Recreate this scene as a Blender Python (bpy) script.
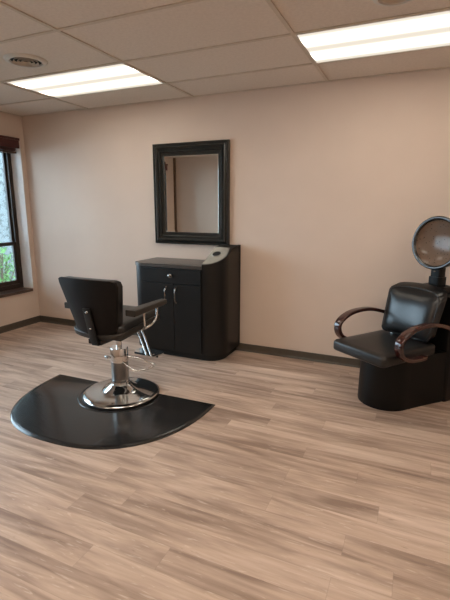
import bpy, bmesh, math, random
from mathutils import Vector, Matrix

for o in list(bpy.data.objects):
    bpy.data.objects.remove(o)
S = bpy.context.scene
COL = S.collection
PI = math.pi
R = math.radians

# ------------------------------------------------------------------ camera
cam_d = bpy.data.cameras.new('camera')
cam_d.sensor_fit = 'VERTICAL'
cam_d.sensor_height = 36.0
cam_d.lens = 36.0 * 427.76 / 600.0
cam_d.clip_start = 0.02
cam = bpy.data.objects.new('camera', cam_d)
COL.objects.link(cam)
cam.matrix_world = (Matrix.Translation((4.2414, -3.8108, 1.4029)) @
                    Matrix.Rotation(R(24.0365), 4, 'Z') @
                    Matrix.Rotation(R(90 - 12.1844), 4, 'X') @
                    Matrix.Rotation(R(0.107), 4, 'Z'))
S.camera = cam

# ------------------------------------------------------------------ world / exposure
world = bpy.data.worlds.new('overcast_sky')
S.world = world
world.use_nodes = True
bg = world.node_tree.nodes['Background']
bg.inputs['Color'].default_value = (0.68, 0.84, 1.0, 1)
bg.inputs['Strength'].default_value = 5.4
S.view_settings.view_transform = 'Standard'
S.view_settings.look = 'None'
S.view_settings.gamma = 1.0
S.view_settings.use_curve_mapping = False
S.view_settings.exposure = 1.15
LAMP = 3.0                      # emission of the ceiling light diffusers
LAMP_COL = (1.0, 0.90, 0.76)

H = 2.416                       # ceiling height
XR, YB = 6.0, -5.6              # right wall, wall behind the camera

# portal: guides the sampling of sky light through the window opening
pl = bpy.data.lights.new('window_portal', 'AREA')
pl.shape = 'RECTANGLE'; pl.size = 1.7; pl.size_y = 2.9
pl.cycles.is_portal = True
po = bpy.data.objects.new('window_portal', pl); COL.objects.link(po)
po.location = (-0.26, -1.52, 1.27)
po.rotation_euler = (0, R(-90), 0)

# ------------------------------------------------------------------ material helpers
def new_mat(name):
    m = bpy.data.materials.new(name); m.use_nodes = True
    nt = m.node_tree
    return m, nt, nt.nodes, nt.links, nt.nodes['Principled BSDF']

def N(nodes, t, **kw):
    n = nodes.new(t)
    for k, v in kw.items():
        setattr(n, k, v)
    return n

def mat(name, col, rough=0.5, metal=0.0, var=0.0, scale=20.0, bump=0.0, bscale=200.0, coat=0.0, spec=None, bdist=0.002):
    """plain surface with procedural colour mottling and bump"""
    m, nt, nodes, links, p = new_mat(name)
    p.inputs['Base Color'].default_value = (*col, 1)
    p.inputs['Roughness'].default_value = rough
    p.inputs['Metallic'].default_value = metal
    p.inputs['Coat Weight'].default_value = coat
    p.inputs['Coat Roughness'].default_value = 0.15
    if spec is not None:
        p.inputs['Specular IOR Level'].default_value = spec
    tc = N(nodes, 'ShaderNodeTexCoord')
    if var:
        nz = N(nodes, 'ShaderNodeTexNoise'); nz.inputs['Scale'].default_value = scale
        nz.inputs['Detail'].default_value = 4
        links.new(tc.outputs['Object'], nz.inputs['Vector'])
        rp = N(nodes, 'ShaderNodeValToRGB')
        rp.color_ramp.elements[0].position = 0.3
        rp.color_ramp.elements[1].position = 0.7
        rp.color_ramp.elements[0].color = (*[c * (1 - var) for c in col], 1)
        rp.color_ramp.elements[1].color = (*[min(1, c * (1 + var)) for c in col], 1)
        links.new(nz.outputs['Fac'], rp.inputs['Fac'])
        links.new(rp.outputs['Color'], p.inputs['Base Color'])
    if bump:
        nb = N(nodes, 'ShaderNodeTexNoise'); nb.inputs['Scale'].default_value = bscale
        nb.inputs['Detail'].default_value = 3
        links.new(tc.outputs['Object'], nb.inputs['Vector'])
        b = N(nodes, 'ShaderNodeBump'); b.inputs['Strength'].default_value = bump
        b.inputs['Distance'].default_value = bdist
        links.new(nb.outputs['Fac'], b.inputs['Height'])
        links.new(b.outputs['Normal'], p.inputs['Normal'])
    return m

def M_(nodes, links, op, a, b=None, c=None):
    n = N(nodes, 'ShaderNodeMath', operation=op)
    for i, v in enumerate((a, b, c)):
        if v is None: continue
        if isinstance(v, (int, float)): n.inputs[i].default_value = v
        else: links.new(v, n.inputs[i])
    return n.outputs[0]

def floor_material():
    m, nt, nodes, links, p = new_mat('vinyl_plank_floor')
    geo = N(nodes, 'ShaderNodeNewGeometry')
    sep = N(nodes, 'ShaderNodeSeparateXYZ'); links.new(geo.outputs['Position'], sep.inputs[0])
    W, L = 0.125, 1.22
    x, y = sep.outputs[0], sep.outputs[1]
    v = M_(nodes, links, 'DIVIDE', M_(nodes, links, 'ADD', y, 1.74 + 100 * W), W)
    row = M_(nodes, links, 'FLOOR', v)
    fv = M_(nodes, links, 'FRACT', v)
    wn = N(nodes, 'ShaderNodeTexWhiteNoise', noise_dimensions='1D'); links.new(row, wn.inputs['W'])
    off = M_(nodes, links, 'MULTIPLY', wn.outputs['Value'], L)
    for k, jx in {0: 4.06, 2: 4.42, 3: 3.44, 4: 3.785, 6: 4.088, -1: 3.711, -6: 2.83}.items():
        eq = M_(nodes, links, 'COMPARE', row, 100.0 + k, 0.3)
        inv = M_(nodes, links, 'SUBTRACT', 1.0, eq)
        off = M_(nodes, links, 'ADD', M_(nodes, links, 'MULTIPLY', off, inv), M_(nodes, links, 'MULTIPLY', eq, jx))
    u = M_(nodes, links, 'DIVIDE', M_(nodes, links, 'ADD', M_(nodes, links, 'SUBTRACT', x, off), 100 * L), L)
    colm = M_(nodes, links, 'FLOOR', u)
    fu = M_(nodes, links, 'FRACT', u)
    cid = N(nodes, 'ShaderNodeCombineXYZ'); links.new(row, cid.inputs[0]); links.new(colm, cid.inputs[1])
    tone = N(nodes, 'ShaderNodeTexWhiteNoise', noise_dimensions='2D'); links.new(cid.outputs[0], tone.inputs['Vector'])
    # grain: noise stretched along x, shifted per plank
    gx = M_(nodes, links, 'ADD', x, M_(nodes, links, 'MULTIPLY', tone.outputs['Value'], 37.0))
    def grain(sx, sy, detail, dist=0.0):
        c = N(nodes, 'ShaderNodeCombineXYZ')
        links.new(M_(nodes, links, 'MULTIPLY', gx, sx), c.inputs[0])
        links.new(M_(nodes, links, 'ADD', M_(nodes, links, 'MULTIPLY', y, sy), M_(nodes, links, 'MULTIPLY', row, 3.7)), c.inputs[1])
        n = N(nodes, 'ShaderNodeTexNoise'); n.inputs['Scale'].default_value = 1.0
        n.inputs['Detail'].default_value = detail; n.inputs['Distortion'].default_value = dist
        links.new(c.outputs[0], n.inputs['Vector'])
        return n.outputs['Fac']
    g1 = grain(0.8, 7.5, 3, 1.6)       # broad cathedral shading
    g2 = grain(4.0, 70, 4, 0.8)       # fine fibres
    g3 = grain(9.0, 70, 2, 1.2)       # knots / pale flecks
    t = M_(nodes, links, 'MULTIPLY', tone.outputs['Value'], 0.17)
    t = M_(nodes, links, 'ADD', t, M_(nodes, links, 'MULTIPLY', g1, 1.15))
    t = M_(nodes, links, 'ADD', t, M_(nodes, links, 'MULTIPLY', g2, 0.16))
    g4 = grain(2.6, 26, 3, 1.0)
    t = M_(nodes, links, 'ADD', t, M_(nodes, links, 'MULTIPLY', g4, 0.45))
    t = M_(nodes, links, 'SUBTRACT', t, 0.55)
    rp = N(nodes, 'ShaderNodeValToRGB')
    e = rp.color_ramp.elements
    e[0].position = 0.15; e[0].color = (0.265, 0.180, 0.138, 1)
    e[1].position = 0.85; e[1].color = (0.715, 0.575, 0.482, 1)
    e2 = e.new(0.5); e2.color = (0.530, 0.392, 0.308, 1)
    links.new(t, rp.inputs['Fac'])
    # pale flecks and dark knots
    mr = N(nodes, 'ShaderNodeMapRange'); mr.inputs[1].default_value = 0.62; mr.inputs[2].default_value = 0.72
    links.new(g3, mr.inputs[0])
    mx = N(nodes, 'ShaderNodeMix', data_type='RGBA')
    links.new(M_(nodes, links, 'MULTIPLY', mr.outputs[0], 0.32), mx.inputs[0])
    links.new(rp.outputs['Color'], mx.inputs[6]); mx.inputs[7].default_value = (0.80, 0.68, 0.58, 1)
    mr2 = N(nodes, 'ShaderNodeMapRange'); mr2.inputs[1].default_value = 0.33; mr2.inputs[2].default_value = 0.22
    links.new(g3, mr2.inputs[0])
    mk = N(nodes, 'ShaderNodeMix', data_type='RGBA')
    links.new(M_(nodes, links, 'MULTIPLY', mr2.outputs[0], 0.5), mk.inputs[0])
    links.new(mx.outputs[2], mk.inputs[6]); mk.inputs[7].default_value = (0.22, 0.15, 0.12, 1)
    # seams
    sv = M_(nodes, links, 'LESS_THAN', M_(nodes, links, 'MINIMUM', fv, M_(nodes, links, 'SUBTRACT', 1.0, fv)), 0.010)
    su = M_(nodes, links, 'LESS_THAN', M_(nodes, links, 'MINIMUM', fu, M_(nodes, links, 'SUBTRACT', 1.0, fu)), 0.0012)
    seam = M_(nodes, links, 'MAXIMUM', sv, su)
    ms = N(nodes, 'ShaderNodeMix', data_type='RGBA')
    links.new(M_(nodes, links, 'MULTIPLY', seam, 0.18), ms.inputs[0])
    links.new(mk.outputs[2], ms.inputs[6]); ms.inputs[7].default_value = (0.10, 0.07, 0.055, 1)
    links.new(ms.outputs[2], p.inputs['Base Color'])
    p.inputs['Roughness'].default_value = 0.42
    p.inputs['Specular IOR Level'].default_value = 0.45
    b = N(nodes, 'ShaderNodeBump'); b.inputs['Strength'].default_value = 0.25; b.inputs['Distance'].default_value = 0.001
    links.new(M_(nodes, links, 'SUBTRACT', g2, seam), b.inputs['Height'])
    links.new(b.outputs['Normal'], p.inputs['Normal'])
    return m

def tile_material():
    m, nt, nodes, links, p = new_mat('acoustic_tile')
    tc = N(nodes, 'ShaderNodeTexCoord')
    n1 = N(nodes, 'ShaderNodeTexNoise'); n1.inputs['Scale'].default_value = 55; n1.inputs['Detail'].default_value = 5
    vz = N(nodes, 'ShaderNodeTexVoronoi'); vz.inputs['Scale'].default_value = 90
    links.new(tc.outputs['Object'], n1.inputs['Vector']); links.new(tc.outputs['Object'], vz.inputs['Vector'])
    rp = N(nodes, 'ShaderNodeValToRGB')
    rp.color_ramp.elements[0].position = 0.35; rp.color_ramp.elements[0].color = (0.67, 0.58, 0.50, 1)
    rp.color_ramp.elements[1].position = 0.62; rp.color_ramp.elements[1].color = (0.715, 0.625, 0.54, 1)
    links.new(n1.outputs['Fac'], rp.inputs['Fac']); links.new(rp.outputs['Color'], p.inputs['Base Color'])
    b = N(nodes, 'ShaderNodeBump'); b.inputs['Strength'].default_value = 0.4; b.inputs['Distance'].default_value = 0.002
    links.new(M_(nodes, links, 'ADD', n1.outputs['Fac'], vz.outputs['Distance']), b.inputs['Height'])
    links.new(b.outputs['Normal'], p.inputs['Normal'])
    p.inputs['Roughness'].default_value = 0.95
    return m

def diffuser_material(power):
    """a lamp: prismatic diffuser lit by the tubes that run along it"""
    m, nt, nodes, links, p = new_mat('lit_diffuser')
    tc = N(nodes, 'ShaderNodeTexCoord'); sep = N(nodes, 'ShaderNodeSeparateXYZ')
    links.new(tc.outputs['Object'], sep.inputs[0])
    a = M_(nodes, links, 'MULTIPLY', sep.outputs[1], 2 * PI / 0.27)
    s = M_(nodes, links, 'MULTIPLY', M_(nodes, links, 'SUBTRACT', 1.0, M_(nodes, links, 'COSINE', a)), 0.5)
    s = M_(nodes, links, 'POWER', s, 2.2)
    st = M_(nodes, links, 'MULTIPLY', M_(nodes, links, 'ADD', M_(nodes, links, 'MULTIPLY', s, 2.12), 0.215), power)
    em = N(nodes, 'ShaderNodeEmission'); em.inputs['Color'].default_value = (*LAMP_COL, 1)
    links.new(st, em.inputs['Strength'])
    links.new(em.outputs[0], nodes['Material Output'].inputs['Surface'])
    return m

def glass_material():
    m, nt, nodes, links, p = new_mat('window_glass')
    tr = N(nodes, 'ShaderNodeBsdfTransparent'); tr.inputs[0].default_value = (0.93, 0.97, 0.97, 1)
    gl = N(nodes, 'ShaderNodeBsdfGlossy'); gl.inputs['Roughness'].default_value = 0.02
    fr = N(nodes, 'ShaderNodeFresnel'); fr.inputs[0].default_value = 1.45
    mx = N(nodes, 'ShaderNodeMixShader')
    links.new(fr.outputs[0], mx.inputs[0]); links.new(tr.outputs[0], mx.inputs[1]); links.new(gl.outputs[0], mx.inputs[2])
    links.new(mx.outputs[0], nodes['Material Output'].inputs['Surface'])
    return m

def stucco_material():
    m, nt, nodes, links, p = new_mat('pale_rough_stucco')
    tc = N(nodes, 'ShaderNodeTexCoord')
    n1 = N(nodes, 'ShaderNodeTexNoise'); n1.inputs['Scale'].default_value = 13; n1.inputs['Detail'].default_value = 8
    n1.inputs['Roughness'].default_value = 0.7
    links.new(tc.outputs['Object'], n1.inputs['Vector'])
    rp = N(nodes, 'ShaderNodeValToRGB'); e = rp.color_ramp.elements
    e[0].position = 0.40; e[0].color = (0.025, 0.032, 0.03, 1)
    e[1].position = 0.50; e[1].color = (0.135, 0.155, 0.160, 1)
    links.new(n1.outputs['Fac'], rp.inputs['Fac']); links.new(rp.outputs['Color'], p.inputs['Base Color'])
    b = N(nodes, 'ShaderNodeBump'); b.inputs['Strength'].default_value = 0.6; b.inputs['Distance'].default_value = 0.02
    links.new(n1.outputs['Fac'], b.inputs['Height']); links.new(b.outputs['Normal'], p.inputs['Normal'])
    p.inputs['Roughness'].default_value = 0.9
    return m

def wood_material(name, c0, c1, rough=0.3, coat=0.4, scale=(4, 60, 60)):
    m, nt, nodes, links, p = new_mat(name)
    tc = N(nodes, 'ShaderNodeTexCoord')
    mp = N(nodes, 'ShaderNodeMapping'); mp.inputs['Scale'].default_value = scale
    links.new(tc.outputs['Object'], mp.inputs['Vector'])
    nz = N(nodes, 'ShaderNodeTexNoise'); nz.inputs['Scale'].default_value = 1; nz.inputs['Detail'].default_value = 4
    links.new(mp.outputs[0], nz.inputs['Vector'])
    rp = N(nodes, 'ShaderNodeValToRGB')
    rp.color_ramp.elements[0].position = 0.3; rp.color_ramp.elements[0].color = (*c0, 1)
    rp.color_ramp.elements[1].position = 0.7; rp.color_ramp.elements[1].color = (*c1, 1)
    links.new(nz.outputs['Fac'], rp.inputs['Fac']); links.new(rp.outputs['Color'], p.inputs['Base Color'])
    p.inputs['Roughness'].default_value = rough
    p.inputs['Coat Weight'].default_value = coat; p.inputs['Coat Roughness'].default_value = 0.12
    return m

def liner_material():
    m, nt, nodes, links, p = new_mat('perforated_hood_liner')
    tc = N(nodes, 'ShaderNodeTexCoord')
    vz = N(nodes, 'ShaderNodeTexVoronoi'); vz.inputs['Scale'].default_value = 46
    links.new(tc.outputs['Object'], vz.inputs['Vector'])
    rp = N(nodes, 'ShaderNodeValToRGB'); e = rp.color_ramp.elements
    e[0].position = 0.12; e[0].color = (0.05, 0.035, 0.026, 1)
    e[1].position = 0.22; e[1].color = (0.15, 0.100, 0.072, 1)
    links.new(vz.outputs['Distance'], rp.inputs['Fac']); links.new(rp.outputs['Color'], p.inputs['Base Color'])
    p.inputs['Roughness'].default_value = 0.16
    p.inputs['Specular IOR Level'].default_value = 0.25
    return m

WALL = mat('beige_wall_paint', (0.655, 0.532, 0.448), 0.75, var=0.02, scale=3, bump=0.12, bscale=160)
JAMB = mat('pale_grey_recess', (0.74, 0.70, 0.68), 0.7, var=0.02)
FLOOR = floor_material()
TILE = tile_material()
GRID = mat('tan_ceiling_grid_metal', (0.56, 0.465, 0.37), 0.55, var=0.05)
BASEB = mat('dark_olive_cove_base', (0.075, 0.060, 0.045), 0.5, var=0.08)
BRONZE = mat('dark_bronze_window_frame', (0.028, 0.017, 0.012), 0.4, var=0.1)
GLASS = glass_material()
SILL = wood_material('dark_stained_sill_wood', (0.06, 0.032, 0.022), (0.10, 0.055, 0.038), 0.35, 0.3, (60, 4, 60))
BLIND = wood_material('red_mahogany_blind_wood', (0.045, 0.006, 0.006), (0.085, 0.012, 0.010), 0.35, 0.3, (60, 4, 60))
TRIMW = wood_material('brown_corner_trim_wood', (0.10, 0.055, 0.03), (0.17, 0.10, 0.06), 0.4, 0.2, (60, 60, 4))
LAMPM = diffuser_material(LAMP * 0.62)
LAMP_FILL = diffuser_material(LAMP * 1.52)  # brighter diffuser for the added fill panels outside the view
WHITEM = mat('white_enamel', (0.62, 0.57, 0.51), 0.45, var=0.03)
DARKM = mat('dark_void_louvre', (0.012, 0.010, 0.009), 0.8, var=0.1)
CAB = mat('black_laminate', (0.0060, 0.0055, 0.0052), 0.36, spec=0.35, var=0.12, scale=9, bump=0.05, bscale=90)
CTOP = mat('black_laminate_countertop', (0.055, 0.045, 0.038), 0.30, var=0.1, scale=15)
GAP = mat('shadow_gap_black', (0.004, 0.004, 0.004), 0.8, var=0.1)
PULL = mat('dark_nickel_pull', (0.25, 0.23, 0.21), 0.25, 1.0, var=0.05)
STEEL = mat('brushed_steel', (0.30, 0.29, 0.265), 0.45, 0.75, var=0.05, scale=60)
CHROME = mat('polished_chrome', (0.66, 0.66, 0.655), 0.10, 1.0, var=0.02, scale=4)
SLEEVE = mat('satin_grey_steel', (0.33, 0.32, 0.31), 0.28, 1.0, var=0.05, scale=30)
MFRAME = mat('black_painted_mirror_frame', (0.0135, 0.0150, 0.0140), 0.16, var=0.15, scale=14, coat=0.3)
MIRROR = mat('silvered_mirror_glass', (0.86, 0.88, 0.87), 0.015, 1.0, var=0.005, scale=2)
VINYL = mat('black_vinyl_upholstery', (0.0055, 0.0052, 0.0056), 0.28, var=0.15, scale=12, bump=0.05, bscale=420, bdist=0.001)
VINYLS = mat('black_vinyl_seat_upholstery', (0.010, 0.009, 0.0086), 0.36, var=0.15, scale=12, bump=0.14, bscale=420, bdist=0.001)
BACKV = mat('dark_brown_black_back_shell', (0.005, 0.0035, 0.003), 0.5, spec=0.2, var=0.15, bump=0.08, bscale=300)
PADM = mat('black_urethane_armrest', (0.024, 0.019, 0.015), 0.42, var=0.12, bump=0.05)
BLKMET = mat('black_powder_coated_steel', (0.004, 0.0035, 0.0034), 0.42, 0.2, var=0.1)
BLKPL = mat('black_moulded_plastic', (0.0035, 0.0030, 0.0028), 0.45, spec=0.22, var=0.1, scale=8)
MAT_R = mat('black_rubber_mat', (0.0185, 0.0170, 0.0165), 0.17, var=0.22, scale=7, bump=0.22, bscale=28, bdist=0.002)
RED = wood_material('dark_cherry_bentwood', (0.024, 0.005, 0.004), (0.050, 0.010, 0.007), 0.20, 0.5, (12, 12, 12))
LINER = liner_material()
SHELL = mat('grey_hood_rim', (0.085, 0.088, 0.092), 0.22, 0.8, var=0.05)
STUCCO = stucco_material()
LEAF = mat('green_leaves', (0.09, 0.22, 0.055), 0.5, var=0.5, scale=12)
BARK = mat('brown_stems', (0.09, 0.065, 0.045), 0.8, var=0.3, scale=30)
EARTH = mat('outdoor_gravel_ground', (0.20, 0.20, 0.18), 0.95, var=0.3, scale=25, bump=0.4, bscale=60)

# ------------------------------------------------------------------ mesh helpers
def finish(name, bm, m, parent=None, smooth=None, bevel=None, kind=None, subsurf=0):
    if bevel:
        w, seg = bevel
        es = [e for e in bm.edges if len(e.link_faces) == 2 and e.calc_face_angle(0) > R(28)]
        bmesh.ops.bevel(bm, geom=es, offset=w, segments=seg, profile=0.5, affect='EDGES', clamp_overlap=True)
    bmesh.ops.recalc_face_normals(bm, faces=bm.faces[:])
    me = bpy.data.meshes.new(name)
    bm.to_mesh(me); bm.free()
    me.materials.append(m)
    if smooth is not None:
        for p in me.polygons: p.use_smooth = True
        if smooth < 180:
            me.set_sharp_from_angle(angle=R(smooth))
    o = bpy.data.objects.new(name, me)
    COL.objects.link(o)
    if parent: o.parent = parent
    if kind: o['kind'] = kind
    if subsurf:
        md = o.modifiers.new('subdivision', 'SUBSURF'); md.levels = subsurf; md.render_levels = subsurf
    return o

def BM(): return bmesh.new()

def box(bm, lo, hi, mtx=None):
    v = [bm.verts.new((x, y, z)) for x in (lo[0], hi[0]) for y in (lo[1], hi[1]) for z in (lo[2], hi[2])]
    for f in ((0, 1, 3, 2), (4, 6, 7, 5), (0, 4, 5, 1), (2, 3, 7, 6), (0, 2, 6, 4), (1, 5, 7, 3)):
        bm.faces.new([v[i] for i in f])
    if mtx: bmesh.ops.transform(bm, matrix=mtx, verts=v)
    return v

def prism(bm, pts, z0, z1):
    """pts: closed outline in xy; z0/z1 numbers or functions of (x,y)"""
    f0 = z0 if callable(z0) else (lambda x, y: z0)
    f1 = z1 if callable(z1) else (lambda x, y: z1)
    a = [bm.verts.new((x, y, f0(x, y))) for x, y in pts]
    b = [bm.verts.new((x, y, f1(x, y))) for x, y in pts]
    n = len(pts)
    for i in range(n):
        bm.faces.new((a[i], a[(i + 1) % n], b[(i + 1) % n], b[i]))
    bm.faces.new(a[::-1]); bm.faces.new(b)
    return a + b

def lathe(bm, prof, seg=48, mtx=None, cap=False):
    """prof: (r, z) list revolved about z"""
    rings = []; vs = []
    for r, z in prof:
        if r < 1e-6:
            v = bm.verts.new((0, 0, z)); rings.append([v]); vs.append(v)
        else:
            ring = [bm.verts.new((r * math.cos(2 * PI * i / seg), r * math.sin(2 * PI * i / seg), z)) for i in range(seg)]
            rings.append(ring); vs += ring
    for a, b in zip(rings, rings[1:]):
        for i in range(seg):
            j = (i + 1) % seg
            if len(a) == 1 and len(b) == 1: continue
            if len(a) == 1: bm.faces.new((a[0], b[i], b[j]))
            elif len(b) == 1: bm.faces.new((a[i], b[0], a[j]))
            else: bm.faces.new((a[i], b[i], b[j], a[j]))
    if mtx: bmesh.ops.transform(bm, matrix=mtx, verts=vs)
    return vs

def catmull(pts, n=8, closed=False):
    P = [Vector(p) for p in pts]
    out = []
    m = len(P)
    rng = range(m) if closed else range(m - 1)
    for i in rng:
        if closed: p0, p1, p2, p3 = P[i - 1], P[i], P[(i + 1) % m], P[(i + 2) % m]
        else: p0, p1, p2, p3 = P[max(i - 1, 0)], P[i], P[i + 1], P[min(i + 2, m - 1)]
        for k in range(n):
            t = k / n
            out.append(0.5 * ((2 * p1) + (p2 - p0) * t + (2 * p0 - 5 * p1 + 4 * p2 - p3) * t * t + (3 * p1 - p0 - 3 * p2 + p3) * t ** 3))
    if not closed: out.append(P[-1])
    return out

def sweep(bm, path, sect, up=(0, 0, 1), closed=False, scale=None):
    """sect: list of (side, up) offsets; swept along path, side = tangent x up"""
    path = [Vector(p) for p in path]; n = len(path); rings = []
    nrm = Vector(up)
    for i, p in enumerate(path):
        if closed: t = (path[(i + 1) % n] - path[i - 1]).normalized()
        else: t = (path[min(i + 1, n - 1)] - path[max(i - 1, 0)]).normalized()
        nrm = (nrm - t * nrm.dot(t))
        if nrm.length < 1e-5: nrm = t.orthogonal()
        nrm.normalize()
        side = t.cross(nrm)
        k = scale(i / (n - 1)) if scale else (1, 1)
        rings.append([bm.verts.new(p + side * a * k[0] + nrm * b * k[1]) for a, b in sect])
    m = len(sect)
    for i in range(n if closed else n - 1):
        a, b = rings[i], rings[(i + 1) % n]
        for j in range(m):
            bm.faces.new((a[j], a[(j + 1) % m], b[(j + 1) % m], b[j]))
    if not closed:
        bm.faces.new(rings[0][::-1]); bm.faces.new(rings[-1])

def circle(r, n=12):
    return [(r * math.cos(2 * PI * i / n), r * math.sin(2 * PI * i / n)) for i in range(n)]

def rrect(w, h, r, n=4):
    """rounded rectangle outline centred at 0; w,h half sizes"""
    out = []
    for cx, cy, a0 in ((w - r, h - r, 0), (-w + r, h - r, 90), (-w + r, -h + r, 180), (w - r, -h + r, 270)):
        for k in range(n + 1):
            a = R(a0 + 90 * k / n)
            out.append((cx + r * math.cos(a), cy + r * math.sin(a)))
    return out

def tube(bm, pts, r, n=12, closed=False):
    sweep(bm, pts, circle(r, n), closed=closed, up=(0.13, 0.21, 0.97))

def loft(bm, rings):
    """rings: list of lists of 3D points with equal length; capped"""
    V = [[bm.verts.new(p) for p in r] for r in rings]
    n = len(V[0])
    for a, b in zip(V, V[1:]):
        for j in range(n):
            bm.faces.new((a[j], a[(j + 1) % n], b[(j + 1) % n], b[j]))
    bm.faces.new(V[0][::-1]); bm.faces.new(V[-1])

def slab_loft(bm, outline, levels, place):
    """cushion: outline scaled per level; levels = [(inset, t)], place((x,y), t) -> 3D point"""
    rings = []
    for ins, t in levels:
        ring = []
        for x, y in outline:
            d = math.hypot(x, y)
            k = max(0.0, 1 - ins / d)
            ring.append(place((x * k, y * k), t))
        rings.append(ring)
    loft(bm, rings)

def thing(name, label, cat, loc=(0, 0, 0), rz=0.0, group=None):
    o = bpy.data.objects.new(name, None); COL.objects.link(o)
    o.empty_display_size = 0.1
    o.location = loc; o.rotation_euler = (0, 0, rz)
    o['label'] = label; o['category'] = cat
    if group: o['group'] = group
    return o

def tag(o, label, cat, group=None):
    o['label'] = label; o['category'] = cat
    if group: o['group'] = group
    return o

# ================================================================== THE SETTING
WY0, WY1 = -0.06, -3.09         # window opening along the left wall
WZ0, WZ1 = 0.435, 2.10
WD = -0.16                      # depth of the recess (room side of frame)

bm = BM(); box(bm, (-0.3, YB - 0.15, -0.1), (XR + 0.15, 0.15, 0)); finish('floor', bm, FLOOR, kind='structure')
bm = BM(); box(bm, (-0.3, 0, 0), (XR + 0.15, 0.15, H + 0.1)); finish('wall_back', bm, WALL, kind='structure')
bm = BM(); box(bm, (XR, YB, 0), (XR + 0.15, 0, H + 0.1)); finish('wall_right', bm, WALL, kind='structure')
bm = BM(); box(bm, (-0.3, YB - 0.15, 0), (XR + 0.15, YB, H + 0.1)); finish('wall_front', bm, WALL, kind='structure')
bm = BM()
box(bm, (-0.3, YB, 0), (0, 0, WZ0)); box(bm, (-0.3, YB, WZ1), (0, 0, H + 0.1))
box(bm, (-0.3, WY0, WZ0), (0, 0, WZ1)); box(bm, (-0.3, YB, WZ0), (0, WY1, WZ1))
finish('wall_left', bm, WALL, kind='structure')
bm = BM(); box(bm, (0, -3.525, 0), (1.75, -3.385, H)); finish('wall_partition', bm, WALL, kind='structure')
bm = BM(); box(bm, (-0.3, YB - 0.15, H), (XR + 0.15, 0.15, H + 0.1))
ceil = finish('ceiling', bm, TILE, kind='structure')

# ceiling grid (T-bars)
gx = [2.215 + 1.245 * k for k in range(-2, 5)]
gx = [x for x in gx if 0 < x < XR]
gy = [-0.49, -1.07]
while gy[-1] > YB + 0.6: gy.append(gy[-1] - 0.61)
bm = BM()
for x in gx: box(bm, (x - 0.012, YB, H - 0.007), (x + 0.012, 0, H))
for y in gy: box(bm, (0, y - 0.012, H - 0.0065), (XR, y + 0.012, H))
box(bm, (0, -0.02, H - 0.006), (XR, 0, H)); box(bm, (0, YB, H - 0.006), (0.02, 0, H))
box(bm, (XR - 0.02, YB, H - 0.006), (XR, 0, H))
g = finish('ceiling_grid', bm, GRID, parent=ceil)

# baseboards
def base_profile(bm, a, b, nrm):
    a, b, n = Vector(a), Vector(b), Vector(nrm)
    prof = [(0.0, 0.0), (0.014, 0.0), (0.011, 0.008), (0.006, 0.018), (0.006, 0.072), (0.003, 0.077), (0.0, 0.077)]
    r = [[p + n * d + Vector((0, 0, z)) for d, z in prof] for p in (a, b)]
    loft(bm, r)
bm = BM(); base_profile(bm, (0, 0, 0), (XR, 0, 0), (0, -1, 0)); finish('baseboard_back', bm, BASEB, kind='structure')
bm = BM(); base_profile(bm, (0, 0, 0), (0, -3.385, 0), (1, 0, 0)); finish('baseboard_left', bm, BASEB, kind='structure')
bm = BM(); base_profile(bm, (XR, 0, 0), (XR, YB, 0), (-1, 0, 0)); finish('baseboard_right', bm, BASEB, kind='structure')
bm = BM(); base_profile(bm, (0.01, -3.385, 0), (1.75, -3.385, 0), (0, 1, 0)); finish('baseboard_partition', bm, BASEB, kind='structure')
# corner trim strip where the partition meets the window wall (seen in the mirror)
bm = BM(); box(bm, (0.0, -3.385, 0.077), (0.035, -3.35, H - 0.007)); finish('trim_1', bm, TRIMW, kind='structure', bevel=(0.006, 2))
# thin liner at the recess end, paler and greyer than the wall
bm = BM(); box(bm, (WD, WY0 - 0.004, WZ0 + 0.004), (-0.001, WY0, WZ1))
finish('trim_3', bm, JAMB, kind='structure')
# window sill
bm = BM(); box(bm, (WD - 0.02, WY1 - 0.02, WZ0 - 0.028), (0.030, WY0 - 0.035, WZ0 + 0.004))
finish('trim_2', bm, SILL, kind='structure', bevel=(0.006, 2), smooth=40)

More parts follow.
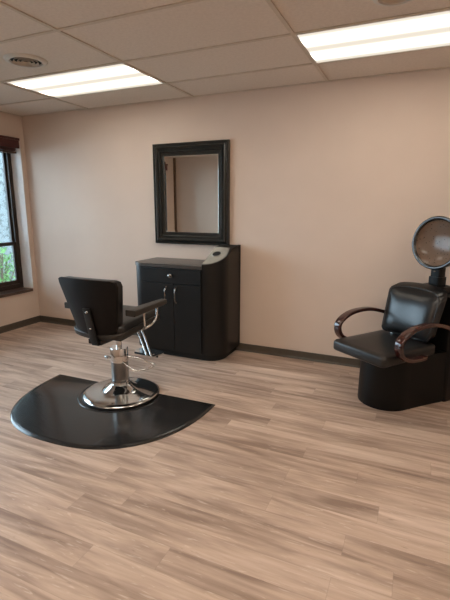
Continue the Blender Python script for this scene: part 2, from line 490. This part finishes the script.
# windows: three double hung units with mullions
unit = (WY0 - WY1) / 3
for k in range(3):
    y1 = WY0 - k * unit; y0 = y1 - unit
    e = bpy.data.objects.new('window_%d' % (k + 1), None); COL.objects.link(e); e['kind'] = 'structure'
    e.location = (WD, y1, WZ0)
    w = unit; h = WZ1 - WZ0; T = 0.055
    bm = BM()
    box(bm, (-0.07, -T, 0), (0, 0, h)); box(bm, (-0.07, -w, 0), (0, -w + T, h))
    box(bm, (-0.07, -w + T, 0), (0, -T, T)); box(bm, (-0.07, -w + T, h - T), (0, -T, h))
    finish('window_frame', bm, BRONZE, parent=e)
    mid = 0.54
    bm = BM()    # lower sash, room side
    a, b = -w + T, -T; z0, z1 = T, mid + 0.02; t = 0.032
    box(bm, (-0.034, a, z0), (-0.010, a + t, z1)); box(bm, (-0.034, b - t, z0), (-0.010, b, z1))
    box(bm, (-0.034, a + t, z0), (-0.010, b - t, z0 + 0.045)); box(bm, (-0.034, a + t, z1 - 0.04), (-0.010, b - t, z1))
    s = finish('window_sash', bm, BRONZE, parent=e)
    bm = BM(); box(bm, (-0.024, a + t, z0 + 0.045), (-0.019, b - t, z1 - 0.04)); finish('window_pane', bm, GLASS, parent=s)
    bm = BM()    # upper sash, outer track
    z0, z1 = mid - 0.02, h - T
    box(bm, (-0.062, a, z0), (-0.038, a + t * .6, z1)); box(bm, (-0.062, b - t * .6, z0), (-0.038, b, z1))
    box(bm, (-0.062, a + t * .6, z0), (-0.038, b - t * .6, z0 + 0.04)); box(bm, (-0.062, a + t * .6, z1 - 0.03), (-0.038, b - t * .6, z1))
    s = finish('window_sash', bm, BRONZE, parent=e)
    bm = BM(); box(bm, (-0.052, a + t * .6, z0 + 0.04), (-0.047, b - t * .6, z1 - 0.03)); finish('window_pane', bm, GLASS, parent=s)

# outside
bm = BM(); box(bm, (-9, -9, -0.35), (-0.3, 3, -0.25)); finish('ground_outside', bm, EARTH, kind='structure')
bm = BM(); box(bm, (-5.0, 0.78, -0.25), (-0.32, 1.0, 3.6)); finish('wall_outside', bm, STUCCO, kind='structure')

# ================================================================== CEILING FITTINGS
def troffer(x0, x1, y0, y1, label, lamp=None):
    cx, cy = (x0 + x1) / 2, (y0 + y1) / 2; w, d = (x1 - x0) / 2 - 0.004, (y1 - y0) / 2 - 0.004
    t = thing('ceiling_light', label, 'light', (cx, cy, H), 0, 'fluorescent panel lights in the ceiling')
    bm = BM(); f = 0.010
    for lo, hi in (((-w, -d), (w, -d + f)), ((-w, d - f), (w, d)), ((-w, -d + f), (-w + f, d - f)), ((w - f, -d + f), (w, d - f))):
        box(bm, (*lo, -0.008), (*hi, -0.0005))
    finish('frame', bm, WHITEM, parent=t)
    bm = BM(); box(bm, (-w + f, -d + f, -0.005), (w - f, d - f, -0.001))
    finish('diffuser', bm, lamp or LAMPM, parent=t)
    return t
X2, X3 = 2.21, 3.455
troffer(X2 - 1.19, X2 + 0.01, gy[1], gy[0], 'lit rectangular ceiling light panel nearer the window corner, above the styling station')
troffer(X3 + 0.01, X3 + 1.245, gy[1], gy[0], 'lit rectangular ceiling light panel on the right, above the hooded dryer chair')
troffer(X2 + 0.01, X3, gy[4], gy[3], 'added unseen ceiling light panel just in front of the viewpoint, overhead', LAMP_FILL)  # this and the next three panels are added out of frame to brighten the room
troffer(X3 + 1.255, X3 + 2.49, gy[4], gy[3], 'added unseen ceiling light panel by the right wall', LAMP_FILL)
troffer(X2 - 1.165, X2, gy[8], gy[7], 'added unseen ceiling light panel at the front of the room, towards the left wall', LAMP_FILL)
troffer(X3 + 0.01, X3 + 1.245, gy[8], gy[7], 'added unseen ceiling light panel at the front of the room, right of centre', LAMP_FILL)

def round_vent(x, y, r, label, inner=None):
    t = thing('ceiling_vent', label, 'vent', (x, y, H), 0, 'round vents in the ceiling tiles')
    bm = BM(); lathe(bm, [(r * .72, -0.004), (r * .74, -0.016), (r * .82, -0.018), (r * .95, -0.010), (r, -0.001), (r * .72, -0.001)], 48)
    finish('flange', bm, WHITEM, parent=t, smooth=40)
    bm = BM(); lathe(bm, [(0, -0.0015), (r * .73, -0.0015), (r * .73, -0.004), (0, -0.004)], 40); finish('throat', bm, inner or DARKM, parent=t)
    for k in range(3):
        q = r * (.54 - .18 * k)
        bm = BM(); lathe(bm, [(q, -0.005), (q + 0.006, -0.015), (q + 0.004, -0.016), (q - 0.002, -0.006)], 40)
        finish('louvre_ring', bm, GRID, parent=t, smooth=40)
    return t
round_vent(1.615, -1.37, 0.145, 'round louvred air vent with dark centre in the ceiling beside the left light')
round_vent(4.05, -1.345, 0.120, 'round pale air vent at the top edge, in front of the right light', GRID)

# ================================================================== BLIND ON THE WINDOW
t = thing('window_blind', 'dark red wooden blind drawn up under a valance at the top of the window', 'blind', (0, (WY0 + WY1) / 2 - 0.022, WZ1 + 0.008))
L2 = (WY0 - WY1) / 2 - 0.022
bm = BM(); box(bm, (0.002, -L2, -0.055), (0.035, L2, 0.050)); box(bm, (0.002, -L2 - .004, 0.030), (0.044, L2 + .004, 0.055))
finish('valance', bm, BLIND, parent=t, bevel=(0.004, 2), smooth=40)
bm = BM()
for k in range(6):
    z = -0.030 - k * 0.010
    box(bm, (-0.07, -L2 + .01, z - 0.003), (-0.006, L2 - .01, z + 0.003))
finish('slat_stack', bm, BLIND, parent=t)
bm = BM(); box(bm, (-0.07, -L2 + .01, -0.108), (-0.006, L2 - .01, -0.090)); finish('bottom_rail', bm, SILL, parent=t, bevel=(0.003, 2))

# ================================================================== WALL MIRROR
MX0, MX1, MZ0, MZ1 = 1.765, 2.592, 1.044, 2.013
t = thing('wall_mirror', 'large rectangular wall mirror in a stepped black frame above the cabinet', 'mirror', ((MX0 + MX1) / 2, 0, MZ0))
W2, MH = (MX1 - MX0) / 2, MZ1 - MZ0
prof = [(0, 0.001), (0, 0.030), (0.004, 0.034), (0.016, 0.034), (0.021, 0.028), (0.026, 0.030), (0.031, 0.042), (0.039, 0.048),
        (0.050, 0.047), (0.056, 0.040), (0.059, 0.031), (0.064, 0.030), (0.069, 0.036), (0.076, 0.037), (0.081, 0.030), (0.084, 0.022),
        (0.112, 0.018), (0.117, 0.013), (0.117, 0.006)]
bm = BM()
rings = []
for i, h in prof:
    rings.append([bm.verts.new(p) for p in ((-W2 + i, -h, i), (W2 - i, -h, i), (W2 - i, -h, MH - i), (-W2 + i, -h, MH - i))])
for a, b in zip(rings, rings[1:]):
    for j in range(4): bm.faces.new((a[j], a[(j + 1) % 4], b[(j + 1) % 4], b[j]))
finish('frame', bm, MFRAME, parent=t, smooth=24)
bm = BM()
q = 0.116; bv = 0.018
o_ = [(-W2 + q, -0.007, q), (W2 - q, -0.007, q), (W2 - q, -0.007, MH - q), (-W2 + q, -0.007, MH - q)]
i_ = [(-W2 + q + bv, -0.0075, q + bv), (W2 - q - bv, -0.0075, q + bv), (W2 - q - bv, -0.0075, MH - q - bv), (-W2 + q + bv, -0.0075, MH - q - bv)]
b_ = [(x, -0.002, z) for x, y, z in o_]
loft(bm, [b_, o_, i_])
finish('mirror_glass', bm, MIRROR, parent=t)

# ================================================================== STYLING CABINET
CX0, CXM, CX1, CY = 1.765, 2.515, 2.702, -0.450
cab = thing('styling_cabinet', 'black styling station cabinet with rounded corners against the back wall under the mirror', 'cabinet', (CX0, 0, 0))
w = CXM - CX0; W = CX1 - CX0; d = CY; yb = -0.004
def arc(cx, cy, r, a0, a1, n=10):
    return [(cx + r * math.cos(R(a0 + (a1 - a0) * k / n)), cy + r * math.sin(R(a0 + (a1 - a0) * k / n))) for k in range(n + 1)]
def body_outline(ins=0.0, r=0.10):
    return [(ins, yb)] + arc(r + ins, d + r + ins, r, 180, 270) + [(w, d + ins), (w, yb)]
def col_outline(ins=0.0, r=0.185):
    return [(w, yb), (w, -0.17), (w, d + ins)] + arc(W - r - ins, d + r + ins, r, 270, 360, 14) + [(W - ins, -0.17), (W - ins, yb)]
bm = BM(); prism(bm, body_outline(), 0.062, 0.862); finish('carcass', bm, CAB, parent=cab, smooth=30)
bm = BM()
pl_ = [(0.035, yb)] + arc(0.135, d + 0.135, 0.10, 180, 270) + arc(W - 0.035 - 0.15, d + 0.035 + 0.15, 0.15, 270, 360, 12) + [(W - 0.035, yb)]
prism(bm, pl_, 0, 0.066); finish('plinth', bm, GAP, parent=cab, smooth=30)
bm = BM(); o = [(-0.006, yb)] + arc(0.098, d + 0.098, 0.105, 180, 270) + [(w, d - 0.007), (w, yb)]
prism(bm, o, 0.864, 0.893); finish('countertop', bm, CTOP, parent=cab, bevel=(0.003, 2), smooth=40)
def col_top(x, y):
    if y < -0.17: return 0.906 + (y - d) * (1.043 - 0.906) / (-0.17 - d)
    return 1.043 + (y + 0.17) * 0.012 / 0.17
bm = BM()
n0 = [(x, y) for x, y in col_outline()]
prism(bm, n0, 0.062, col_top); finish('side_column', bm, CAB, parent=cab, smooth=30)
# sloped steel tool panel on the column
bm = BM()
r = 0.175
o = [(w + 0.003, -0.178), (w + 0.003, d + 0.008)] + arc(W - r - 0.008, d + r + 0.008, r, 270, 350, 14) + [(W - 0.030, -0.178)]
prism(bm, o, lambda x, y: col_top(x, y) + 0.0005, lambda x, y: col_top(x, y) + 0.004)
tp = finish('tool_panel', bm, STEEL, parent=cab)
sl = math.atan2(1.043 - 0.906, -0.17 - d)
def slope_m(x, y): return Matrix.Translation((x, y, col_top(x, y) + 0.0045)) @ Matrix.Rotation(sl, 4, 'X')
bm = BM(); lathe(bm, [(0, 0.0006), (0.039, 0.0006), (0.039, -0.002), (0, -0.002)], 28, slope_m(w + 0.070, -0.285)); finish('holder_hole', bm, GAP, parent=tp)
bm = BM(); lathe(bm, [(0.039, 0), (0.040, 0.004), (0.044, 0.004), (0.046, 0)], 28, slope_m(w + 0.070, -0.285)); finish('holder_ring', bm, STEEL, parent=tp, smooth=40)
# thin dark edge strip where the side meets the wall
bm = BM(); box(bm, (W - 0.016, -0.016, 0.062), (W + 0.004, -0.003, 1.058)); finish('edge_strip', bm, CAB, parent=cab, bevel=(0.002, 1))
# drawer
gxs = 0.462
dx0, dx1 = 0.132, w - 0.006
bm = BM(); box(bm, (dx0, d - 0.014, 0.722), (dx1, d - 0.001, 0.850)); dr = finish('drawer', bm, CAB, parent=cab, bevel=(0.003, 2), smooth=40)
bm = BM(); lathe(bm, [(0.006, 0), (0.006, 0.012), (0.015, 0.017), (0.017, 0.023), (0.012, 0.029), (0, 0.031)], 20,
                 Matrix.Translation((0.440, d - 0.014, 0.792)) @ Matrix.Rotation(R(90), 4, 'X') @ Matrix.Scale(1.5, 4, (1, 0, 0)))
finish('knob', bm, PULL, parent=dr, smooth=50)
# doors with bow pulls
for x0, x1, hx in ((dx0, gxs - 0.003, 0.385), (gxs + 0.003, dx1, 0.490)):
    bm = BM(); box(bm, (x0, d - 0.014, 0.074), (x1, d - 0.001, 0.714))
    dd = finish('door', bm, CAB, parent=cab, bevel=(0.003, 2), smooth=40)
    bm = BM()
    pts = catmull([(hx, d - 0.014, 0.680), (hx, d - 0.030, 0.674), (hx, d - 0.040, 0.650), (hx, d - 0.042, 0.614), (hx, d - 0.040, 0.578), (hx, d - 0.030, 0.554), (hx, d - 0.014, 0.548)], 5)
    sweep(bm, pts, rrect(0.006, 0.004, 0.003, 2), up=(0, -1, 0))
    lathe(bm, [(0, 0), (0.010, 0), (0.009, 0.004), (0, 0.005)], 12, Matrix.Translation((hx, d - 0.014, 0.684)) @ Matrix.Rotation(R(90), 4, 'X'))
    lathe(bm, [(0, 0), (0.010, 0), (0.009, 0.004), (0, 0.005)], 12, Matrix.Translation((hx, d - 0.014, 0.544)) @ Matrix.Rotation(R(90), 4, 'X'))
    finish('handle', bm, PULL, parent=dd, smooth=50)

# ================================================================== FLOOR MAT
MCX, MCY = 2.275, -1.222
def mat_outline(a, b, n=2.4, seg=60):
    out = []
    for k in range(seg + 1):
        t_ = PI * k / seg
        c, s = math.cos(t_), math.sin(t_)
        out.append((a * math.copysign(abs(c) ** (2 / n), c), -b * abs(s) ** (2 / n)))
    return out
bm = BM()
ra = mat_outline(0.732, 0.865, 2.45); rb = mat_outline(0.722, 0.855, 2.45)
def sh(o, z, y0): return [(x, min(y, y0) , z) for x, y in o]
loft(bm, [sh(ra, 0.0, 0.0), sh(ra, 0.002, 0.0), sh(rb, 0.0085, -0.010), [(x * .97, -0.012 + (y + 0.012) * .97, 0.010) for x, y, z in sh(rb, 0, -0.012)]])
mt = tag(finish('salon_floor_mat', bm, MAT_R, smooth=50), 'black rubber half-round anti-fatigue mat on the floor under the styling chair', 'mat')
bm = BM(); lathe(bm, [(0.305, 0.0095), (0.309, 0.0135), (0.318, 0.0140), (0.326, 0.0095)], 64, Matrix.Translation((0.0, -0.118, 0)))
bmesh.ops.delete(bm, geom=[v for v in bm.verts if v.co.y > -0.012], context='VERTS')
finish('recess_rim', bm, MAT_R, parent=mt, smooth=60)
mt.location = (MCX, MCY, 0); mt.rotation_euler = (0, 0, R(1.0))

# ================================================================== STYLING CHAIR
ch = thing('styling_chair', 'black hydraulic salon styling chair on a round chrome base, its back to the camera', 'chair', (2.271, -1.342, 0.012), R(-1.0))
# base, column, piston
bm = BM()
lathe(bm, [(0, 0), (0.278, 0), (0.284, 0.004), (0.284, 0.010), (0.276, 0.018), (0.255, 0.023), (0.20, 0.032), (0.145, 0.040), (0.128, 0.046), (0.100, 0.066), (0.078, 0.084), (0.072, 0.087), (0.066, 0.088), (0, 0.088)], 72)
finish('base_disc', bm, CHROME, parent=ch, smooth=50)
bm = BM(); lathe(bm, [(0.279, 0.0), (0.289, 0.0), (0.289, 0.008), (0.283, 0.011), (0.279, 0.008)], 72); finish('base_rim', bm, BLKPL, parent=ch, smooth=60)
bm = BM(); lathe(bm, [(0, 0.082), (0.066, 0.082), (0.066, 0.120), (0.063, 0.1205), (0.063, 0.2645), (0.066, 0.265), (0.066, 0.365), (0.063, 0.370), (0.030, 0.372), (0, 0.372)], 40)
finish('pump_cylinder', bm, CHROME, parent=ch, smooth=40)
bm = BM(); lathe(bm, [(0.0632, 0.1215), (0.0645, 0.1225), (0.0645, 0.2625), (0.0632, 0.2635)], 40); finish('pump_sleeve', bm, SLEEVE, parent=ch, smooth=40)
bm = BM(); lathe(bm, [(0, 0.36), (0.021, 0.36), (0.021, 0.500), (0, 0.500)], 24); finish('piston', bm, CHROME, parent=ch, smooth=40)
# pump lever: chrome wire loop
bm = BM()
pts = catmull([(0.050, 0.040, 0.292), (0.12, 0.10, 0.262), (0.18, 0.130, 0.232), (0.215, 0.140, 0.220), (0.224, 0.105, 0.213), (0.195, 0.05, 0.206), (0.14, -0.01, 0.212), (0.10, -0.030, 0.245), (0.050, -0.030, 0.275)], 8)
tube(bm, pts, 0.0065, 10)
pv = finish('pump_lever', bm, CHROME, parent=ch, smooth=60)
bm = BM(); tube(bm, [(-0.062, -0.02, 0.285), (-0.085, -0.03, 0.286)], 0.008, 12)
lathe(bm, [(0, -0.010), (0.012, -0.008), (0.014, 0), (0.012, 0.008), (0, 0.010)], 14, Matrix.Translation((-0.094, -0.033, 0.287)) @ Matrix.Rotation(R(90), 4, 'Y'))
finish('lever_knob', bm, CHROME, parent=ch, smooth=50)
TILT = Matrix.Translation((0, 0, 0.5)) @ Matrix.Rotation(R(5.0), 4, 'X') @ Matrix.Translation((0, 0, -0.5))
# seat mechanism and frame under the cushion
bm = BM(); box(bm, (-0.09, -0.10, 0.478), (0.09, 0.10, 0.512)); box(bm, (-0.185, -0.20, 0.510), (0.185, 0.17, 0.530), TILT); box(bm, (-0.045, -0.262, 0.468), (0.065, -0.05, 0.500))
finish('seat_frame', bm, BLKMET, parent=ch, bevel=(0.004, 2), smooth=40)
# seat cushion
bm = BM()
ol = rrect(0.216, 0.220, 0.045, 5)
lv = [(0.012, 0.0), (0.002, 0.012), (0.0, 0.030), (0.0, 0.062), (0.006, 0.076), (0.020, 0.085), (0.06, 0.089), (0.15, 0.091)]
slab_loft(bm, ol, lv, lambda p, t_: TILT @ Vector((p[0], p[1] + 0.005, 0.540 + t_)))
finish('seat', bm, VINYLS, parent=ch, smooth=60)
# backrest: leaning, tapered to the bottom, gently curved
def back_pt(u, v, off):
    """u -1..1 across, v 0..1 up, off thickness towards the back"""
    hw = 0.166 + 0.088 * v
    x = u * hw
    y = -0.215 - 0.082 * v - 0.0 + 0.045 * u * u - off
    z = 0.520 + 0.408 * v - 0.03 * (off - 0.03) + 0.006 * (1 - u * u) * v
    return (x, y, z)
def back_slab(bm, off0, off1, shrink, nu=12, nv=10, crown=0.0):
    G = {}
    for side, off in ((0, off0), (1, off1)):
        for i in range(nu + 1):
            for j in range(nv + 1):
                u = -1 + 2 * i / nu; v = j / nv
                # round the corners
                su = (1 - shrink)
                uu, vv = u * su, 0.5 + (v - 0.5) * su
                rc = 0.16
                a, b = abs(u) - (1 - rc), abs(2 * v - 1) - (1 - rc)
                if a > 0 and b > 0:
                    k = math.hypot(a, b); mx_ = max(a, b)
                    f = mx_ / k if k > 0 else 1
                    uu = math.copysign((1 - rc) + a * f, u) * su
                    vv = 0.5 + 0.5 * math.copysign((1 - rc) + b * f, 2 * v - 1) * su
                edge = (1 - u ** 4) * (1 - (2 * v - 1) ** 4)
                o_ = off + (crown * edge if side == 1 else -abs(crown) * 0.6 * edge)
                G[side, i, j] = bm.verts.new(back_pt(uu, vv, o_))
    for s in (0, 1):
        for i in range(nu):
            for j in range(nv):
                bm.faces.new((G[s, i, j], G[s, i + 1, j], G[s, i + 1, j + 1], G[s, i, j + 1]))
    bd = [(i, 0) for i in range(nu)] + [(nu, j) for j in range(nv)] + [(i, nv) for i in range(nu, 0, -1)] + [(0, j) for j in range(nv, 0, -1)]
    for (a, b) in zip(bd, bd[1:] + bd[:1]):
        bm.faces.new((G[0, a[0], a[1]], G[0, b[0], b[1]], G[1, b[0], b[1]], G[1, a[0], a[1]]))
bm = BM(); back_slab(bm, -0.025, 0.030, 0.02, crown=0.012)
bo = finish('backrest', bm, VINYL, parent=ch, bevel=(0.014, 3), smooth=60)
bm = BM(); back_slab(bm, 0.030, 0.048, 0.0, crown=0.006)
finish('back_shell', bm, BACKV, parent=bo, bevel=(0.005, 2), smooth=50)
# dark piping bar along the foot of the back
bm = BM(); sweep(bm, catmull([TILT @ Vector(p) for p in [(-0.219, 0.210, 0.563), (-0.219, 0.0, 0.562), (-0.208, -0.16, 0.560), (-0.17, -0.222, 0.552), (0, -0.245, 0.545), (0.17, -0.222, 0.552), (0.208, -0.16, 0.560), (0.219, 0.0, 0.562), (0.219, 0.210, 0.563)]], 6), rrect(0.016, 0.020, 0.006, 3))
finish('seat_band', bm, PADM, parent=ch, smooth=50)
# back bracket: flat steel with two bolts
bm = BM()
p0 = Vector(back_pt(0.03, 0.52, 0.062)); p1 = Vector(back_pt(0.12, -0.05, 0.068))
sweep(bm, [p0, p0.lerp(p1, .5), p1, p1 + Vector((0.002, 0.012, -0.030)), p1 + Vector((0.002, 0.06, -0.034))], rrect(0.031, 0.005, 0.003, 2), up=(0, -1, 0))
br = finish('back_bracket', bm, BLKMET, parent=ch, smooth=40)
for k in (0.12, 0.62):
    bm = BM(); q = p0.lerp(p1, k) + Vector((0, -0.006, 0))
    lathe(bm, [(0, 0.006), (0.007, 0.005), (0.010, 0)], 14, Matrix.Translation(q) @ Matrix.Rotation(R(90), 4, 'X'))
    finish('bolt', bm, PULL, parent=br, smooth=60)
# armrests
for s in (-1, 1):
    bm = BM()
    n = 12; rings = []
    for k in range(n + 1):
        f = k / n; y = -0.195 + 0.40 * f
        hw = 0.042 - 0.014 * f; th = 0.022 - 0.004 * f
        e = 1.0 if 0 < k < n else 0.96
        zc = 0.700 + 0.006 * f
        rings.append([(s * (0.272 + 0.004 * f) + a, y, zc + b) for a, b in rrect(hw * e, th * e, 0.006, 3)])
    loft(bm, rings)
    ap = finish('armrest', bm, PADM, parent=ch, smooth=50)
    bm = BM()
    x = s * 0.262
    tube(bm, [(x, -0.03, 0.69), (x, -0.03, 0.62), (x, -0.028, 0.56), (x - s * .035, -0.026, 0.535)], 0.009, 12)
    tube(bm, catmull([(x, 0.135, 0.688), (x, 0.130, 0.640), (x, 0.110, 0.590), (x, 0.060, 0.562), (x, -0.026, 0.552)], 6), 0.0085, 12)
    finish('arm_support', bm, CHROME, parent=ap, smooth=60)
# footrest: two chrome bars and a T-shaped plate
bm = BM()
for x in (0.105, 0.15):
    sweep(bm, catmull([(x, 0.06, 0.512), (x, 0.09, 0.49), (x, 0.145, 0.38), (x, 0.19, 0.275), (x, 0.215, 0.245), (x, 0.29, 0.236)], 5), rrect(0.008, 0.005, 0.004, 2), up=(0, 1, 0.3))
fr = finish('footrest', bm, CHROME, parent=ch, smooth=50)
bm = BM()
prism(bm, [(x + 0.035, y + 0.335) for x, y in rrect(0.125, 0.06, 0.045, 6)], 0.226, 0.236)
fp = finish('foot_plate', bm, CHROME, parent=fr, bevel=(0.004, 2), smooth=40)
bm = BM(); tube(bm, [(-0.06, 0.268, 0.231), (0.16, 0.268, 0.231)], 0.009, 12)
finish('cross_bar', bm, BLKPL, parent=fr, smooth=60)

# ================================================================== HOODED DRYER CHAIR
dc = thing('dryer_chair', 'black vinyl hooded hair dryer chair with cherry wood arms at the right', 'chair', (4.12, -0.61, 0), R(-36))
# pedestal
bm = BM()
pts = arc(0, 0, 0.192, 180, 360, 20) + [(0.215, 0.20), (0.245, 0.40), (0.25, 0.50), (-0.25, 0.50), (-0.245, 0.40), (-0.215, 0.20)]
def scl(k): return [(x * k, y if y > 0.45 else y * k) for x, y in pts]
loft(bm, [[(x, y, z) for x, y in scl(k)] for z, k in ((0, .985), (0.012, 1.0), (0.20, 0.985), (0.36, 0.98), (0.385, 0.97))])
finish('pedestal', bm, BLKPL, parent=dc, smooth=35)
bm = BM(); box(bm, (-0.19, -0.20, 0.372), (0.19, 0.26, 0.400)); finish('seat_frame', bm, BLKMET, parent=dc, bevel=(0.006, 2), smooth=40)
# seat
bm = BM()
ol = rrect(0.232, 0.275, 0.028, 6)
slab_loft(bm, ol, [(0.012, 0.0), (0.003, 0.006), (0.0, 0.016), (0.0, 0.064), (0.004, 0.074), (0.014, 0.081), (0.07, 0.086), (0.16, 0.089)],
          lambda p, t_: (p[0] * (1 + .05 * (-p[1])), p[1] - 0.055 - 0.02 * (1 - (p[0] / .232) ** 2) * (p[1] < -0.15), 0.390 + t_ * 0.9 - 0.02 * max(0, -p[1] - 0.05)))
finish('seat', bm, VINYLS, parent=dc, smooth=60)
# backrest
def dback(u, v, off):
    hw = 0.222 - 0.018 * (1 - v)
    return (u * hw + 0.012, 0.190 + 0.090 * v - 0.030 * u * u * 1.0 + off, 0.482 + 0.348 * v + 0.018 * (1 - u * u) * v + off * 0.25)
def dslab(bm, o0, o1, crown, nu=14, nv=12):
    G = {}
    for side, off in ((0, o0), (1, o1)):
        for i in range(nu + 1):
            for j in range(nv + 1):
                u = -1 + 2 * i / nu; v = j / nv; uu, vv = u, v
                rc = 0.22
                a, b = abs(u) - (1 - rc), abs(2 * v - 1) - (1 - rc)
                if a > 0 and b > 0:
                    k = math.hypot(a, b); f = max(a, b) / k
                    uu = math.copysign((1 - rc) + a * f, u); vv = 0.5 + 0.5 * math.copysign((1 - rc) + b * f, 2 * v - 1)
                edge = (1 - u ** 4) * (1 - (2 * v - 1) ** 4)
                G[side, i, j] = bm.verts.new(dback(uu, vv, off - (crown * edge if side == 0 else 0)))
    for s in (0, 1):
        for i in range(nu):
            for j in range(nv):
                bm.faces.new((G[s, i, j], G[s, i + 1, j], G[s, i + 1, j + 1], G[s, i, j + 1]))
    bd = [(i, 0) for i in range(nu)] + [(nu, j) for j in range(nv)] + [(i, nv) for i in range(nu, 0, -1)] + [(0, j) for j in range(nv, 0, -1)]
    for (a, b) in zip(bd, bd[1:] + bd[:1]):
        bm.faces.new((G[0, a[0], a[1]], G[0, b[0], b[1]], G[1, b[0], b[1]], G[1, a[0], a[1]]))
bm = BM(); dslab(bm, -0.030, 0.035, 0.052)
bk = finish('backrest', bm, VINYL, parent=dc, bevel=(0.022, 4), smooth=70)
bm = BM()      # piping round the front edge of the back
pp = []
for k in range(64):
    a = 2 * PI * k / 64; c, s = math.cos(a), math.sin(a)
    u = math.copysign(abs(c) ** 0.35, c); v = 0.5 + 0.5 * math.copysign(abs(s) ** 0.35, s)
    pp.append(dback(u * 0.955, 0.5 + (v - .5) * .955, -0.037))
tube(bm, pp, 0.004, 8, closed=True)
finish('piping', bm, VINYL, parent=bk, smooth=60)
# brackets holding the back
for x in (-0.13, 0.07):
    bm = BM(); box(bm, (x - 0.012, 0.185, 0.440), (x + 0.012, 0.195, 0.530)); finish('back_bracket', bm, CHROME, parent=dc, bevel=(0.003, 2))
# rear housing that carries the dryer
bm = BM(); prism(bm, [(x, y + 0.425) for x, y in rrect(0.250, 0.085, 0.03, 5)], 0.0, 0.785)
prism(bm, [(x + 0.03, y + 0.425) for x, y in rrect(0.095, 0.075, 0.02, 5)], 0.78, 0.838)
finish('rear_housing', bm, BLKPL, parent=dc, bevel=(0.012, 3), smooth=40)
# bentwood arms
for s in (-1, 1):
    bm = BM()
    path = catmull([(x + 0.030 * (s < 0), y, z) for x, y, z in [(s * .262, 0.30, 0.570), (s * .275, 0.20, 0.606), (s * .283, 0.06, 0.640), (s * .285, -0.08, 0.642), (s * .285, -0.18, 0.620), (s * .285, -0.250, 0.575),
                    (s * .284, -0.262, 0.520), (s * .282, -0.225, 0.462), (s * .278, -0.14, 0.428), (s * .268, -0.02, 0.412), (s * .262, 0.04, 0.410)]], 8)
    sweep(bm, path, rrect(0.030, 0.0135, 0.008, 3), up=(0, 0, 1),
          scale=lambda f: (0.55 + 0.45 * min(1, f / 0.45) if f < .45 else 1.0 - 0.25 * max(0, (f - .75) / .25), 1.0))
    a_ = finish('armrest', bm, RED, parent=dc, smooth=50)
    a_['label'] = 'dark cherry bentwood armrest'
    bm = BM(); tube(bm, [(s * .20, -0.06, 0.405), (s * (.265 - 0.018 * (s < 0)), -0.06, 0.412)], 0.014, 12); finish('arm_bolt', bm, BLKMET, parent=a_, smooth=60)
# post and collar
bm = BM(); prism(bm, [(x + 0.042, y + 0.425) for x, y in rrect(0.050, 0.045, 0.02, 4)], 0.838, 0.905); finish('post_collar', bm, BLKPL, parent=dc, bevel=(0.004, 2), smooth=40)
bm = BM(); prism(bm, [(x + 0.042, y + 0.425) for x, y in rrect(0.043, 0.036, 0.018, 4)], 0.90, 1.08); po_ = finish('dryer_post', bm, BLKPL, parent=dc, bevel=(0.004, 2), smooth=40)
bm = BM(); lathe(bm, [(0, 0.004), (0.006, 0.003), (0.008, 0)], 12, Matrix.Translation((0.036, 0.3885, 0.945)) @ Matrix.Rotation(R(90), 4, 'X')); finish('screw', bm, PULL, parent=po_, smooth=60)
# hood: dome opening forward
hm = Matrix.Translation((0.078, 0.305, 1.160)) @ Matrix.Rotation(R(90 - 4), 4, 'X')     # local +z -> forward (-y), slightly down
RH = 0.181
bm = BM(); lathe(bm, [(RH, 0.0), (RH + .004, -0.010), (RH + .002, -0.05), (RH * .95, -0.10), (RH * .80, -0.150), (RH * .55, -0.185), (RH * .25, -0.202), (0, -0.206)], 56, hm)
hd = finish('hood', bm, SHELL, parent=dc, smooth=60)
bm = BM(); lathe(bm, [(RH - .018, -0.006), (RH - .014, 0.004), (RH - .004, 0.009), (RH + .006, 0.006), (RH + .009, -0.004), (RH + .005, -0.016), (RH - .018, -0.016)], 64, hm)
finish('hood_rim', bm, SHELL, parent=hd, smooth=60)
bm = BM(); lathe(bm, [(RH - .012, -0.008), (RH * .86, -0.022), (RH * .65, -0.040), (RH * .35, -0.052), (0, -0.056)], 56, hm)
ln = finish('hood_liner', bm, LINER, parent=hd, smooth=70)

# ================================================================== SHRUB OUTSIDE
random.seed(4)
sh_ = thing('shrub', 'green leafy shrub outside the window against the pale rough wall', 'shrub', (-0.85, 0.14, -0.25))
bm = BM()
for k in range(9):
    a = random.uniform(0, 2 * PI); r_ = random.uniform(0.1, 0.4)
    tube(bm, catmull([(0, 0, 0), (r_ * .4 * math.cos(a), r_ * .4 * math.sin(a), 0.5), (r_ * math.cos(a), r_ * math.sin(a), random.uniform(0.8, 1.15))], 4), 0.008, 6)
finish('stems', bm, BARK, parent=sh_)
bm = BM()
for k in range(1500):
    u, v = [max(-.42, min(.42, random.gauss(0, .17))) for _ in (0, 1)]; z = random.uniform(0.15, 1.25) * (1 - 0.35 * min(1, math.hypot(u, v) / .5))
    mtx = Matrix.Translation((u * 0.9, v * 0.9, z)) @ Matrix.Rotation(random.uniform(0, 6.28), 4, 'Z') @ Matrix.Rotation(random.uniform(-1, 1), 4, 'X') @ Matrix.Rotation(random.uniform(-1, 1), 4, 'Y')
    s_ = random.uniform(0.02, 0.04)
    v_ = [bm.verts.new(mtx @ Vector(p)) for p in ((-s_, 0, 0), (0, -s_ * .45, s_ * .12), (s_ * 1.1, 0, -s_ * .1), (0, s_ * .45, s_ * .12))]
    bm.faces.new(v_)
finish('foliage', bm, LEAF, parent=sh_)
